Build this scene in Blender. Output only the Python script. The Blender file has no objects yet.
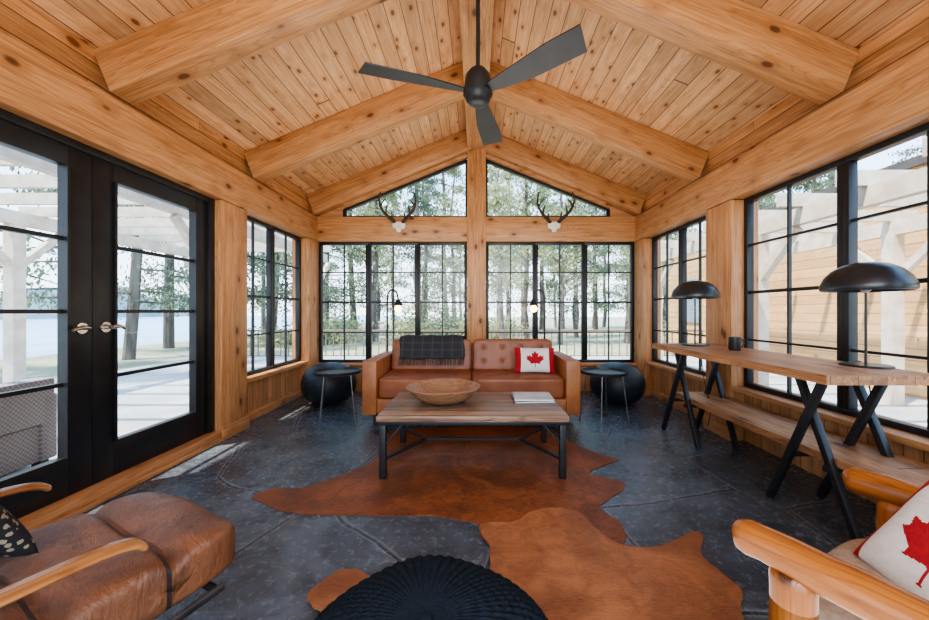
import bpy, bmesh, math, random
from mathutils import Vector, Matrix, Euler
random.seed(7)
R=math.radians
scene=bpy.context.scene
COL=scene.collection
try:
    scene.view_settings.view_transform='AgX'; scene.view_settings.look='AgX - Medium High Contrast'
except Exception as ex: print(ex)
# ------------------------------------------------------------------ nodes
class NT:
    def __init__(s,name):
        s.m=bpy.data.materials.new(name); s.m.use_nodes=True
        s.t=s.m.node_tree; s.t.nodes.clear()
        s.out=s.t.nodes.new('ShaderNodeOutputMaterial')
    def n(s,ty,**kw):
        nd=s.t.nodes.new(ty)
        for k,v in kw.items(): setattr(nd,k,v)
        return nd
    def l(s,a,b): s.t.links.new(a,b)
    def put(s,sock,v):
        if isinstance(v,bpy.types.NodeSocket): s.l(v,sock)
        else: sock.default_value=v
    def math(s,op,a,b=0.0,c=None,clamp=False):
        nd=s.n('ShaderNodeMath',operation=op); nd.use_clamp=clamp
        s.put(nd.inputs[0],a); s.put(nd.inputs[1],b)
        if c is not None: s.put(nd.inputs[2],c)
        return nd.outputs[0]
    def mix(s,f,a,b,bt='MIX'):
        nd=s.n('ShaderNodeMix',data_type='RGBA',blend_type=bt)
        s.put(nd.inputs[0],f)
        for i,v in ((6,a),(7,b)):
            if isinstance(v,tuple): v=(v[0],v[1],v[2],1)
            s.put(nd.inputs[i],v)
        return nd.outputs[2]
    def coord(s,scale=(1,1,1),kind='Object',off=None):
        tc=s.n('ShaderNodeTexCoord'); mp=s.n('ShaderNodeMapping')
        mp.inputs['Scale'].default_value=scale
        s.l(tc.outputs[kind],mp.inputs['Vector'])
        if off is not None: s.l(off,mp.inputs['Location'])
        return mp.outputs[0]
    def noise(s,vec,scale,detail=4,rough=.55,dist=0):
        nd=s.n('ShaderNodeTexNoise'); s.l(vec,nd.inputs['Vector'])
        nd.inputs['Scale'].default_value=scale; nd.inputs['Detail'].default_value=detail
        nd.inputs['Roughness'].default_value=rough; nd.inputs['Distortion'].default_value=dist
        return nd.outputs['Fac']
    def ramp(s,f,p0,p1):
        nd=s.n('ShaderNodeMapRange'); s.put(nd.inputs[0],f)
        nd.inputs[1].default_value=p0; nd.inputs[2].default_value=p1
        nd.interpolation_type='SMOOTHSTEP'
        return nd.outputs[0]
    def bsdf(s,color,rough,metal=0,bump=None,bstr=.3,bdist=.01,spec=.5,sub=None):
        b=s.n('ShaderNodeBsdfPrincipled')
        if isinstance(color,tuple): color=(color[0],color[1],color[2],1)
        s.put(b.inputs['Base Color'],color); s.put(b.inputs['Roughness'],rough)
        b.inputs['Metallic'].default_value=metal
        b.inputs['Specular IOR Level'].default_value=spec
        if bump is not None:
            bn=s.n('ShaderNodeBump'); bn.inputs['Strength'].default_value=bstr
            bn.inputs['Distance'].default_value=bdist
            s.l(bump,bn.inputs['Height']); s.l(bn.outputs[0],b.inputs['Normal'])
        s.l(b.outputs[0],s.out.inputs[0]); return b

def simple(name,c1,c2=None,scale=8,rough=.5,metal=0,bstr=.15,stretch=(1,1,1),detail=4,spec=.5,bdist=.005):
    t=NT(name); c2=c2 or tuple(x*.8 for x in c1)
    v=t.coord(stretch); f=t.noise(v,scale,detail)
    c=t.mix(t.ramp(f,.3,.7),c1,c2)
    t.bsdf(c,rough,metal,f,bstr,bdist,spec); return t.m

def wood(name,axis,cA,cB,cK,plank=None,pw=.14,knot=.13,rough=.45,kscale=3.2,var=.35,length=2.2,groove=.035,kd=.9,gd=.75):
    """solid wood, grain along axis (0,1,2) in object space; plank = axis across boards"""
    t=NT(name)
    tc=t.n('ShaderNodeTexCoord'); sp=t.n('ShaderNodeSeparateXYZ'); t.l(tc.outputs['Object'],sp.inputs[0])
    offv=None; pid=None
    cmb=t.n('ShaderNodeCombineXYZ')
    comps=[sp.outputs[0],sp.outputs[1],sp.outputs[2]]
    if plank is not None:
        u=t.math('DIVIDE',sp.outputs[plank],pw); idx=t.math('FLOOR',u)
        fr=t.math('FRACT',u)
        g=t.math('ABSOLUTE',t.math('SUBTRACT',fr,.5))
        gm=t.math('GREATER_THAN',g,.5-groove)
        wn=t.n('ShaderNodeTexWhiteNoise',noise_dimensions='1D'); t.l(idx,wn.inputs['W'])
        al=t.math('ADD',t.math('DIVIDE',sp.outputs[axis],length),t.math('MULTIPLY',wn.outputs[0],7.3))
        i2=t.math('FLOOR',al); fr2=t.math('FRACT',al)
        gm2=t.math('GREATER_THAN',t.math('ABSOLUTE',t.math('SUBTRACT',fr2,.5)),.4992)
        gm=t.math('MAXIMUM',gm,gm2)
        wn2=t.n('ShaderNodeTexWhiteNoise',noise_dimensions='2D')
        cc=t.n('ShaderNodeCombineXYZ'); t.l(idx,cc.inputs[0]); t.l(i2,cc.inputs[1]); t.l(cc.outputs[0],wn2.inputs['Vector'])
        pid=wn2.outputs[0]
        comps[axis]=t.math('ADD',comps[axis],t.math('MULTIPLY',pid,37.0))
    for i in range(3): t.l(comps[i],cmb.inputs[i])
    oi=t.n('ShaderNodeObjectInfo'); ro=t.math('MULTIPLY',oi.outputs['Random'],11.0)
    def mp(sc):
        m=t.n('ShaderNodeMapping'); m.inputs['Scale'].default_value=sc; t.l(cmb.outputs[0],m.inputs['Vector'])
        va=t.n('ShaderNodeVectorMath',operation='ADD'); t.l(m.outputs[0],va.inputs[0]); t.l(ro,va.inputs[1]); return va.outputs[0]
    s1=[11]*3; s1[axis]=.7
    g1=t.noise(mp(tuple(s1)),2.2,6,.62,.8)
    s2=[40]*3; s2[axis]=1.4
    g2=t.noise(mp(tuple(s2)),2.0,3,.5,.2)
    s4=[5]*3; s4[axis]=.35
    g3=t.noise(mp(tuple(s4)),1.6,2,.5,.6)
    ln=t.math('ABSOLUTE',t.math('SUBTRACT',t.math('FRACT',t.math('MULTIPLY',g3,18.0)),.5))
    ln=t.ramp(ln,.30,.5)
    f=t.math('ADD',t.math('MULTIPLY',t.ramp(g1,.35,.65),.5),t.math('MULTIPLY',t.ramp(g2,.35,.65),.32))
    f=t.math('ADD',f,t.math('MULTIPLY',ln,.32),clamp=True)
    col=t.mix(f,cA,cB)
    s3=[kscale]*3; s3[axis]=kscale*.55
    vo=t.n('ShaderNodeTexVoronoi'); vo.inputs['Scale'].default_value=1.0; t.l(mp(tuple(s3)),vo.inputs['Vector'])
    k=t.math('SUBTRACT',1.0,t.ramp(vo.outputs['Distance'],knot*.55,knot*1.1))
    k2=t.math('SUBTRACT',1.0,t.ramp(vo.outputs['Distance'],knot,knot*2.6))
    col=t.mix(t.math('MULTIPLY',k2,.55),col,cB)
    col=t.mix(t.math('MULTIPLY',k,kd),col,cK)
    if plank is not None:
        hv=t.n('ShaderNodeHueSaturation'); t.l(col,hv.inputs['Color'])
        t.put(hv.inputs['Value'],t.math('ADD',1-var*.5,t.math('MULTIPLY',pid,var)))
        col=hv.outputs[0]
        col=t.mix(t.math('MULTIPLY',gm,gd),col,tuple(x*.25 for x in cB))
        h=t.math('SUBTRACT',f,t.math('MULTIPLY',gm,3.0))
    else: h=f
    t.bsdf(col,rough,0,h,.25,.003)
    return t.m

# cedar palette
PA=(.62,.315,.135); PB=(.34,.14,.048); PK=(.10,.032,.010)
wX=wood('pine_beam_x',0,PA,PB,PK,kscale=6,knot=.15)
wY=wood('pine_beam_y',1,PA,PB,PK,kscale=6,knot=.15)
wZ=wood('pine_beam_z',2,PA,PB,PK,kscale=6,knot=.15)
ceilM=wood('pine_ceiling_boards',1,(.78,.46,.24),(.52,.26,.11),(.16,.052,.018),plank=0,pw=.125,knot=.18,kscale=10.5,var=.38,length=9,groove=.028,gd=.9)
blockM=wood('pine_boards_y',1,PA,PB,PK,plank=2,pw=.12,knot=.13,kscale=5,var=.3)
wainM=wood('pine_wainscot',2,PA,PB,PK,plank=1,pw=.09,knot=.12,kscale=5,var=.3)
wainXM=wood('pine_wainscot_x',2,PA,PB,PK,plank=0,pw=.09,knot=.12,kscale=5,var=.3)
consM=wood('console_wood',1,(.46,.23,.10),(.17,.068,.026),(.045,.018,.009),plank=0,pw=.13,knot=.17,kscale=6,var=.4,groove=.014,length=9)
tableM=wood('weathered_table_wood',0,(.33,.20,.125),(.075,.038,.022),(.03,.015,.01),plank=1,pw=.12,knot=.12,kscale=5,var=1.0,groove=.045,length=9,rough=.38,gd=.9)
logM=wood('varnished_log',1,(.42,.15,.035),(.20,.058,.013),(.045,.014,.006),knot=.18,kscale=9,rough=.25)
logZ=wood('varnished_log_z',2,(.42,.15,.035),(.20,.058,.013),(.045,.014,.006),knot=.18,kscale=9,rough=.25)
bentM=wood('bentwood',1,(.40,.18,.065),(.21,.08,.025),(.2,.08,.03),knot=.02,rough=.25)
bowlM=wood('bowl_wood',0,(.40,.22,.12),(.18,.08,.035),(.1,.04,.02),knot=.08,rough=.4)
black=simple('black_metal',(.012,.012,.013),(.02,.02,.021),30,.42,0,.05)
winblack=simple('window_black_paint',(.010,.010,.011),(.016,.016,.017),12,.4,0,.03)
lampblack=simple('lamp_black',(.014,.014,.016),(.02,.02,.022),6,.32,0,.02)
nickel=simple('brushed_nickel',(.6,.57,.52),(.5,.47,.43),20,.25,1,.03)
steel=simple('steel_leg',(.24,.235,.23),(.16,.155,.15),20,.35,1,.03)
fanM=simple('fan_black',(.012,.012,.014),(.02,.02,.022),5,.40,0,.02,spec=.45)
sofaM=simple('tan_leather',(.38,.145,.048),(.27,.092,.028),6,.46,0,.2,detail=8)
sofaC=simple('rust_leather_cushion',(.29,.092,.029),(.20,.058,.019),6,.46,0,.2,detail=8)
sofaD=simple('tan_leather_piping',(.11,.038,.014),(.08,.025,.01),10,.5)
pipeM=simple('dark_piping',(.04,.03,.028),(.025,.02,.018),20,.4)
railM=simple('weathered_brown_railing',(.26,.19,.14),(.16,.12,.09),20,.7)
beige=simple('beige_fabric',(.44,.34,.25),(.34,.255,.18),60,.9,0,.4)
potM=simple('black_pouf_fabric',(.006,.010,.015),(.014,.022,.031),30,.5,0,.4)
white=simple('white_fabric',(.74,.71,.67),(.66,.63,.59),80,.9,0,.3)
red=simple('red_fabric',(.40,.012,.018),(.32,.01,.014),80,.9,0,.3)
bone=simple('bone',(.80,.75,.66),(.68,.6,.5),12,.6,0,.3)
antlerM=simple('antler',(.045,.026,.016),(.025,.015,.01),14,.6,0,.4)
paper=simple('paper',(.75,.73,.69),(.6,.58,.55),40,.8)
bookM=simple('grey_book_cover',(.55,.56,.56),(.40,.42,.43),6,.5)
bookD=simple('dark_book_cover',(.09,.08,.08),(.14,.12,.12),6,.5)
barkM=simple('bark',(.11,.09,.075),(.21,.18,.15),6,.95,0,.8,stretch=(1,1,.2))
whiteP=simple('pale_timber',(.74,.64,.52),(.58,.47,.36),6,.6)
patioM=simple('patio_concrete',(.46,.46,.455),(.32,.33,.34),1.5,.8,detail=8)
lakeM=simple('lake_water',(.12,.26,.41),(.22,.37,.54),.6,.3,0,.3,stretch=(1,.2,1))
hillM=simple('far_shore_forest',(.08,.14,.17),(.14,.20,.22),.3,.95)
sidingM=wood('house_siding',1,(.74,.45,.22),(.56,.31,.13),(.2,.08,.02),plank=2,pw=.16,knot=.1,kscale=3,var=.25,length=3)

def blanket_mat():
    t=NT('charcoal_wool'); tc=t.n('ShaderNodeTexCoord'); sp=t.n('ShaderNodeSeparateXYZ'); t.l(tc.outputs['Object'],sp.inputs[0])
    n=t.noise(t.coord((1,1,1)),90,4)
    col=t.mix(n,(.022,.022,.024),(.055,.055,.057))
    b=t.math('LESS_THAN',t.math('FRACT',t.math('MULTIPLY',sp.outputs[2],13.0)),.14)
    a=t.math('LESS_THAN',t.math('FRACT',t.math('MULTIPLY',sp.outputs[0],9.0)),.13)
    col=t.mix(t.math('MULTIPLY',t.math('MAXIMUM',a,b),.2),col,(.16,.155,.15))
    t.bsdf(col,.95,0,n,.6,.005,.2); return t.m
blankM=blanket_mat()
def wicker_mat():
    t=NT('grey_wicker'); ch=t.n('ShaderNodeTexChecker'); t.l(t.coord((1,1,1)),ch.inputs['Vector']); ch.inputs['Scale'].default_value=60
    col=t.mix(ch.outputs['Fac'],(.30,.30,.31),(.20,.20,.21))
    t.bsdf(col,.8,0,ch.outputs['Fac'],.5,.004); return t.m
wicker=wicker_mat()
def lounge_leather(name,seam):
    t=NT(name); v=t.coord((1,1,1)); f=t.noise(v,5,9,.66,.6); f2=t.noise(v,38,4); f3=t.noise(t.coord((1,2.5,1)),11,7,.7,2.0)
    c=t.mix(t.ramp(f,.34,.66),(.24,.092,.040),(.085,.034,.017))
    c=t.mix(t.math('MULTIPLY',t.ramp(f2,.55,.75),.4),c,(.34,.165,.08))
    if seam:
        tc=t.n('ShaderNodeTexCoord'); sp=t.n('ShaderNodeSeparateXYZ'); t.l(tc.outputs['Object'],sp.inputs[0])
        m=0.0
        for yc in (.27,.04,-.19):
            q=t.math('LESS_THAN',t.math('ABSOLUTE',t.math('SUBTRACT',sp.outputs[1],yc)),.006)
            m=t.math('MAXIMUM',m,q)
        c=t.mix(t.math('MULTIPLY',m,.9),c,(.02,.016,.014))
    h=t.math('ADD',t.math('ADD',f,t.math('MULTIPLY',f2,.2)),t.math('MULTIPLY',f3,.8))
    t.bsdf(c,.32,0,h,.6,.015); return t.m
leatherM=lounge_leather('aged_brown_leather',False)
leatherS=lounge_leather('aged_brown_leather_channelled',True)
def leafmat(name,a,b):
    t=NT(name); v=t.coord((1,1,1)); f=t.noise(v,1.3,3)
    c=t.mix(t.ramp(f,.3,.7),a,b)
    d=t.n('ShaderNodeBsdfDiffuse'); t.l(c,d.inputs[0]); tr=t.n('ShaderNodeBsdfTranslucent'); t.l(c,tr.inputs[0])
    mx=t.n('ShaderNodeMixShader'); mx.inputs[0].default_value=.5
    t.l(d.outputs[0],mx.inputs[1]); t.l(tr.outputs[0],mx.inputs[2]); t.l(mx.outputs[0],t.out.inputs[0]); return t.m
leafA=leafmat('leaf_green',(.30,.345,.19),(.54,.53,.33))  # leaf colours paled and greyed, painting in sunlight and haze
leafB=leafmat('leaf_dark',(.12,.175,.12),(.28,.32,.21))

def glassmat():
    t=NT('window_glass'); tr=t.n('ShaderNodeBsdfTransparent'); tr.inputs[0].default_value=(.97,.98,.98,1)
    gl=t.n('ShaderNodeBsdfGlossy'); gl.inputs['Roughness'].default_value=.02
    lw=t.n('ShaderNodeLayerWeight'); lw.inputs[0].default_value=.5
    f=t.math('ADD',.025,t.math('MULTIPLY',t.math('POWER',lw.outputs['Facing'],5.0),.6))
    mx=t.n('ShaderNodeMixShader'); t.l(f,mx.inputs[0]); t.l(tr.outputs[0],mx.inputs[1]); t.l(gl.outputs[0],mx.inputs[2])
    t.l(mx.outputs[0],t.out.inputs[0]); return t.m
glassM=glassmat()
def emis(name,c,s):
    t=NT(name); e=t.n('ShaderNodeEmission'); e.inputs[0].default_value=(*c,1); e.inputs[1].default_value=s
    t.l(e.outputs[0],t.out.inputs[0]); return t.m
bulbM=emis('warm_bulb',(1,.50,.16),16)

def floor_mat():
    t=NT('slate_flagstone')
    v=t.coord((1,1,1)); 
    wob=t.n('ShaderNodeTexNoise'); t.l(v,wob.inputs['Vector']); wob.inputs['Scale'].default_value=1.3; wob.inputs['Detail'].default_value=5
    vm=t.n('ShaderNodeVectorMath',operation='SCALE'); t.l(wob.outputs['Color'],vm.inputs[0]); vm.inputs['Scale'].default_value=.16
    va=t.n('ShaderNodeVectorMath',operation='ADD'); t.l(v,va.inputs[0]); t.l(vm.outputs[0],va.inputs[1])
    e=t.n('ShaderNodeTexVoronoi',feature='DISTANCE_TO_EDGE'); e.inputs['Scale'].default_value=1.25; t.l(va.outputs[0],e.inputs['Vector'])
    c=t.n('ShaderNodeTexVoronoi',feature='F1'); c.inputs['Scale'].default_value=1.25; t.l(va.outputs[0],c.inputs['Vector'])
    for nd in (e,c): nd.voronoi_dimensions='2D'
    joint=t.math('SUBTRACT',1.0,t.ramp(e.outputs['Distance'],.006,.014))
    lip=t.math('SUBTRACT',1.0,t.ramp(e.outputs['Distance'],.014,.034))
    n1=t.noise(v,2.2,9,.66,1.2); n2=t.noise(v,26,6,.7,.5); n3=t.noise(t.coord((1,1.8,1)),5,7,.68,1.6)
    sp=t.n('ShaderNodeSeparateColor'); t.l(c.outputs['Color'],sp.inputs[0])
    col=t.mix(t.ramp(n1,.36,.64),(.040,.050,.062),(.125,.155,.188))
    col=t.mix(t.math('MULTIPLY',sp.outputs[0],.75),col,(.055,.062,.071))
    col=t.mix(t.math('MULTIPLY',t.ramp(n2,.5,.7),.45),col,(.20,.23,.26))
    col=t.mix(t.math('MULTIPLY',t.ramp(n3,.48,.64),.4),col,(.024,.031,.039))
    col=t.mix(t.math('MULTIPLY',lip,.55),col,(.21,.235,.255))
    col=t.mix(t.math('MULTIPLY',joint,.85),col,(.035,.038,.042))
    h=t.math('ADD',t.math('MULTIPLY',n1,.35),t.math('MULTIPLY',n2,.22)); h=t.math('ADD',h,t.math('MULTIPLY',n3,.4))
    h=t.math('SUBTRACT',h,t.math('MULTIPLY',joint,.6))
    t.bsdf(col,t.math('ADD',.08,t.math('MULTIPLY',n2,.34)),0,h,.5,.022,.6); return t.m
floorM=floor_mat()

def hide_mat(name,a,b,c3):
    t=NT(name); v=t.coord((1,1,1)); n=t.noise(v,1.7,6,.68,1.6); n2=t.noise(t.coord((1,5,1)),40,3); n3=t.noise(v,9,5,.6,1)
    col=t.mix(t.ramp(n,.38,.62),a,b)
    col=t.mix(t.math('MULTIPLY',t.ramp(n3,.42,.62),.5),col,c3)
    col=t.mix(t.math('MULTIPLY',t.ramp(n2,.4,.7),.3),col,(.42,.20,.085))
    h=t.math('ADD',n2,n3)
    t.bsdf(col,.40,0,h,.5,.007,.5); return t.m
hideM=hide_mat('cowhide',(.27,.078,.027),(.13,.036,.015),(.075,.022,.010))
hideM2=hide_mat('cowhide_rust',(.41,.160,.064),(.23,.078,.030),(.15,.048,.019))

def knit_mat():
    t=NT('chunky_dark_knit'); 
    v=t.coord((1,1,1)); n=t.noise(v,110,5,.75); n2=t.noise(v,14,3)
    col=t.mix(n,(.009,.014,.020),(.038,.050,.064))
    t.bsdf(col,1.0,0,t.math('ADD',n,t.math('MULTIPLY',n2,.6)),1.0,.010,.05); return t.m
knitM=knit_mat()
def floral_mat():
    t=NT('dark_floral_fabric'); v=t.coord((1,1,1))
    vo=t.n('ShaderNodeTexVoronoi'); vo.inputs['Scale'].default_value=52; t.l(v,vo.inputs['Vector'])
    n=t.noise(v,60,4)
    m=t.math('LESS_THAN',t.math('ADD',vo.outputs['Distance'],t.math('MULTIPLY',n,.5)),.58)
    t.bsdf(t.mix(m,(.015,.015,.017),(.30,.25,.18)),.9); return t.m
floralM=floral_mat()
groundM=simple('forest_ground',(.34,.33,.23),(.22,.23,.14),.8,.95)

# ------------------------------------------------------------------ mesh builder
class B:
    def __init__(s): s.bm=bmesh.new()
    def merge(s,b,mi):
        if mi is not None:
            for f in b.faces: f.material_index=mi
        me=bpy.data.meshes.new('t'); b.to_mesh(me); b.free(); s.bm.from_mesh(me); bpy.data.meshes.remove(me)
    def box(s,c,sz,bev=0,rot=None,mi=0,seg=2):
        b=bmesh.new(); bmesh.ops.create_cube(b,size=1)
        for v in b.verts: v.co=Vector((v.co.x*sz[0],v.co.y*sz[1],v.co.z*sz[2]))
        if bev: bmesh.ops.bevel(b,geom=b.edges[:],offset=bev,segments=seg,affect='EDGES',profile=.5)
        M=Matrix.Translation(c)
        if rot: M=M@Euler(rot).to_matrix().to_4x4()
        b.transform(M); s.merge(b,mi); return s
    def ext(s,a,b_,bev=0,mi=0):
        c=[(a[i]+b_[i])/2 for i in range(3)]; sz=[abs(b_[i]-a[i]) for i in range(3)]
        return s.box(c,sz,bev,None,mi)
    def bar(s,p,q,w,h,bev=0,mi=0,up=(0,0,1)):
        p=Vector(p);q=Vector(q);d=q-p;L=d.length;z=d.normalized()
        u=Vector(up)
        if abs(z.dot(u))>.98: u=Vector((0,1,0))
        x=u.cross(z).normalized(); y=z.cross(x)
        b=bmesh.new(); bmesh.ops.create_cube(b,size=1)
        for v in b.verts: v.co=Vector((v.co.x*w,v.co.y*h,v.co.z*L))
        if bev: bmesh.ops.bevel(b,geom=b.edges[:],offset=bev,segments=2,affect='EDGES',profile=.5)
        M=Matrix((x,y,z)).transposed().to_4x4(); M.translation=(p+q)/2
        b.transform(M); s.merge(b,mi); return s
    def tube(s,pts,rad,seg=12,mi=0,cap=True,flat=None):
        pts=[Vector(p) for p in pts]; n=len(pts)
        if not isinstance(rad,(list,tuple)): rad=[rad]*n
        b=bmesh.new(); rings=[]; prev=None
        for i,p in enumerate(pts):
            d=(pts[min(i+1,n-1)]-pts[max(i-1,0)]).normalized()
            if prev is None:
                u=Vector((0,0,1)) if abs(d.z)<.9 else Vector((0,1,0))
                x=u.cross(d).normalized()
            else: x=(prev-d*prev.dot(d)).normalized()
            prev=x; y=d.cross(x)
            fx,fy=(1,1) if flat is None else flat
            rings.append([b.verts.new(p+(x*math.cos(a)*fx+y*math.sin(a)*fy)*rad[i]) for a in [2*math.pi*k/seg for k in range(seg)]])
        for i in range(n-1):
            for k in range(seg):
                b.faces.new((rings[i][k],rings[i][(k+1)%seg],rings[i+1][(k+1)%seg],rings[i+1][k]))
        if cap:
            b.faces.new(rings[0][::-1]); b.faces.new(rings[-1])
        s.merge(b,mi); return s
    def lathe(s,prof,c=(0,0,0),seg=32,mi=0):
        b=bmesh.new(); rings=[]
        for r,z in prof:
            if r<1e-5: rings.append([b.verts.new((c[0],c[1],c[2]+z))])
            else: rings.append([b.verts.new((c[0]+r*math.cos(2*math.pi*k/seg),c[1]+r*math.sin(2*math.pi*k/seg),c[2]+z)) for k in range(seg)])
        for i in range(len(rings)-1):
            A,C=rings[i],rings[i+1]
            for k in range(seg):
                k2=(k+1)%seg
                if len(A)==1 and len(C)==1: continue
                if len(A)==1: b.faces.new((A[0],C[k],C[k2]))
                elif len(C)==1: b.faces.new((A[k],C[0],A[k2]))
                else: b.faces.new((A[k],C[k],C[k2],A[k2]))
        bmesh.ops.recalc_face_normals(b,faces=b.faces[:])
        s.merge(b,mi); return s
    def cushion(s,c,sz,n=6,puff=.1,dim=(),rot=None,mi=0,sub=18,fn=None):
        b=bmesh.new(); bmesh.ops.create_cube(b,size=2)
        bmesh.ops.subdivide_edges(b,edges=b.edges[:],cuts=sub,use_grid_fill=True)
        for v in b.verts:
            p=v.co; k=(abs(p.x)**n+abs(p.y)**n+abs(p.z)**n)**(1/n)
            x,y,z=p.x/k,p.y/k,p.z/k
            z*=1+puff*(1-x*x)*(1-y*y)/1.0
            X,Y,Z=x*sz[0]/2,y*sz[1]/2,z*sz[2]/2
            if z>0:
                for dx,dy,a,sg in dim: Z-=a*math.exp(-((X-dx)**2+(Y-dy)**2)/(sg*sg))
            if fn: X,Y,Z=fn(X,Y,Z)
            v.co=Vector((X,Y,Z))
        M=Matrix.Translation(c)
        if rot: M=M@Euler(rot).to_matrix().to_4x4()
        b.transform(M); s.merge(b,mi); return s
    def poly(s,pts,z0,z1,mi=0):
        b=bmesh.new(); vs=[b.verts.new((p[0],p[1],z1)) for p in pts]
        f=b.faces.new(vs); 
        r=bmesh.ops.extrude_face_region(b,geom=[f])
        for e in r['geom']:
            if isinstance(e,bmesh.types.BMVert): e.co.z=z0
        bmesh.ops.recalc_face_normals(b,faces=b.faces[:])
        bmesh.ops.triangulate(b,faces=[f for f in b.faces if len(f.verts)>4])
        s.merge(b,mi); return s
    def obj(s,name,mats,parent=None,smooth=True,angle=38,loc=None,rot=None,**props):
        me=bpy.data.meshes.new(name); s.bm.to_mesh(me); s.bm.free()
        if not isinstance(mats,(list,tuple)): mats=[mats]
        for m in mats: me.materials.append(m)
        if smooth:
            for p in me.polygons: p.use_smooth=True
            me.set_sharp_from_angle(angle=R(angle))
        o=bpy.data.objects.new(name,me); COL.objects.link(o)
        if parent: o.parent=parent
        if loc: o.location=loc
        if rot: o.rotation_euler=rot
        for k,v in props.items(): o[k]=v
        return o
def empty(name,loc,label,category,rotz=0,**props):
    o=bpy.data.objects.new(name,None); COL.objects.link(o); o.location=loc; o.rotation_euler=(0,0,rotz)
    o.empty_display_size=.1
    o['label']=label; o['category']=category
    for k,v in props.items(): o[k]=v
    return o
def dup(root,loc,rot=None,label=None,scale=None):
    def cp(o,par):
        c=o.copy(); COL.objects.link(c)
        if par: c.parent=par
        for ch in list(o.children): cp(ch,c)
        return c
    r=cp(root,None); r.location=loc
    if rot is not None: r.rotation_euler=rot
    if scale: r.scale=scale
    if label: r['label']=label
    return r
def struct(b,name,mats,**k):
    o=b.obj(name,mats,**k); o['kind']='structure'; return o
def catmull(pts,sub=6,closed=True,jit=0):
    n=len(pts); out=[]
    rng=range(n if closed else n-1)
    for i in rng:
        g=lambda j: Vector(pts[j%n]) if closed else Vector(pts[max(0,min(n-1,j))])
        p0,p1,p2,p3=g(i-1),g(i),g(i+1),g(i+2)
        for k in range(sub):
            t=k/sub
            q=.5*((2*p1)+(p2-p0)*t+(2*p0-5*p1+4*p2-p3)*t*t+(3*p1-p0-3*p2+p3)*t**3)
            if jit: q=q+Vector([random.uniform(-jit,jit) for _ in q])
            out.append(q)
    if not closed: out.append(Vector(pts[-1]))
    return out
TN=[0]
def trim(b,mats,**k):
    TN[0]+=1; return struct(b,'trim_%d'%TN[0],mats,**k)

# ================================================================== ROOM
HW=2.30; BY=5.17; RY=-1.6; SL=.415; TH=math.atan(SL); RZ=3.695
struct(B().ext((-2.5,RY,-.12),(2.5,5.36,0)),'floor',floorM)
Ls=3.0/math.cos(TH)
struct(B().ext((0,0,0),(Ls,7.4,.06)),'ceiling',ceilM,loc=(0,RY,RZ),rot=(0,TH,0))
struct(B().ext((-Ls,0,0),(0,7.4,.06)),'ceiling',ceilM,loc=(0,RY,RZ),rot=(0,-TH,0))
for y0 in (.74,2.20,3.62,4.96):
    for sg in (1,-1):
        a,b_=.10/math.cos(TH),2.34/math.cos(TH)
        xx=(a,b_) if sg>0 else (-b_,-a)
        trim(B().ext((xx[0],0,-.278),(xx[1],.155,-.003),.002),wX,loc=(0,y0,RZ),rot=(0,sg*TH,0))
trim(B().ext((-.125,RY,3.37),(.125,5.16,3.685),.003),wY)
trim(B().ext((-.13,5.0,0),(.13,5.22,3.375),.003),wZ)
for sg in (-1,1):
    x0,x1=sorted((sg*2.21,sg*2.48))
    trim(B().ext((x0,RY,2.105),(x1,5.2,2.43),.003),wY)
    trim(B().ext((min(sg*2.22,sg*2.46),3.15,0),(max(sg*2.22,sg*2.46),3.50,2.10),.003),wZ)
    trim(B().ext((min(sg*2.23,sg*2.46),4.82,0),(max(sg*2.23,sg*2.46),5.22,2.10),.003),wZ)
    nm='wall_left' if sg<0 else 'wall_right'
    b=B().ext((min(sg*2.33,sg*2.40),RY,2.43),(max(sg*2.33,sg*2.40),5.2,2.74))
    struct(b,nm+'_upper',blockM)
    b=B()
    b.ext((min(sg*2.34,sg*2.46),3.50,0),(max(sg*2.34,sg*2.46),4.82,.42))
    if sg>0: b.ext((2.34,RY,0),(2.46,3.15,.44))
    else:
        b.ext((-2.46,RY,0),(-2.34,1.16,.44))
    struct(b,nm,wainM)
    trim(B().ext((min(sg*2.25,sg*2.46),3.50,.42),(max(sg*2.25,sg*2.46),4.82,.465),.006),wY)
    b=B().ext((min(sg*2.31,sg*2.34),3.50,0),(max(sg*2.31,sg*2.34),4.82,.09),.004)
    b.ext((min(sg*2.20,sg*2.22),3.14,0),(max(sg*2.20,sg*2.22),3.51,.12),.004)
    struct(b,'baseboard_left' if sg<0 else 'baseboard_right',wY)
trim(B().ext((2.22,RY,.435),(2.46,3.15,.475),.006),wY)
trim(B().ext((-2.46,RY,.435),(-2.22,1.16,.475),.006),wY)
trim(B().ext((-2.46,1.16,0),(-2.22,3.15,.085),.006),wY)
trim(B().ext((-2.46,1.06,0),(-2.24,1.20,2.10),.006),wZ)
trim(B().ext((-2.2,1.2,0),(-2.225,3.15,.03),.003),wY)
b=B().ext((-2.30,5.08,0),(-.13,5.2,.37)); b.ext((.13,5.08,0),(2.3,5.2,.37))
struct(b,'wall_back',wainXM)
for sg in (-1,1):
    xs=sorted((sg*.13,sg*2.25))
    trim(B().ext((xs[0],5.02,2.10),(xs[1],5.22,2.44),.004),wX)
    trim(B().ext((xs[0],5.02,.365),(xs[1],5.2,.405),.004),wX)
    x0,x1=sorted((sg*1.86,sg*2.34))
    struct(B().ext((x0,5.10,2.44),(x1,5.2,2.74)),'wall_back_gable',wX)
b=B().ext((-2.46,RY,0),(-1.6,RY+.12,2.43)); b.ext((1.6,RY,0),(2.46,RY+.12,2.43))
struct(b,'wall_front',wainXM)

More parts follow.
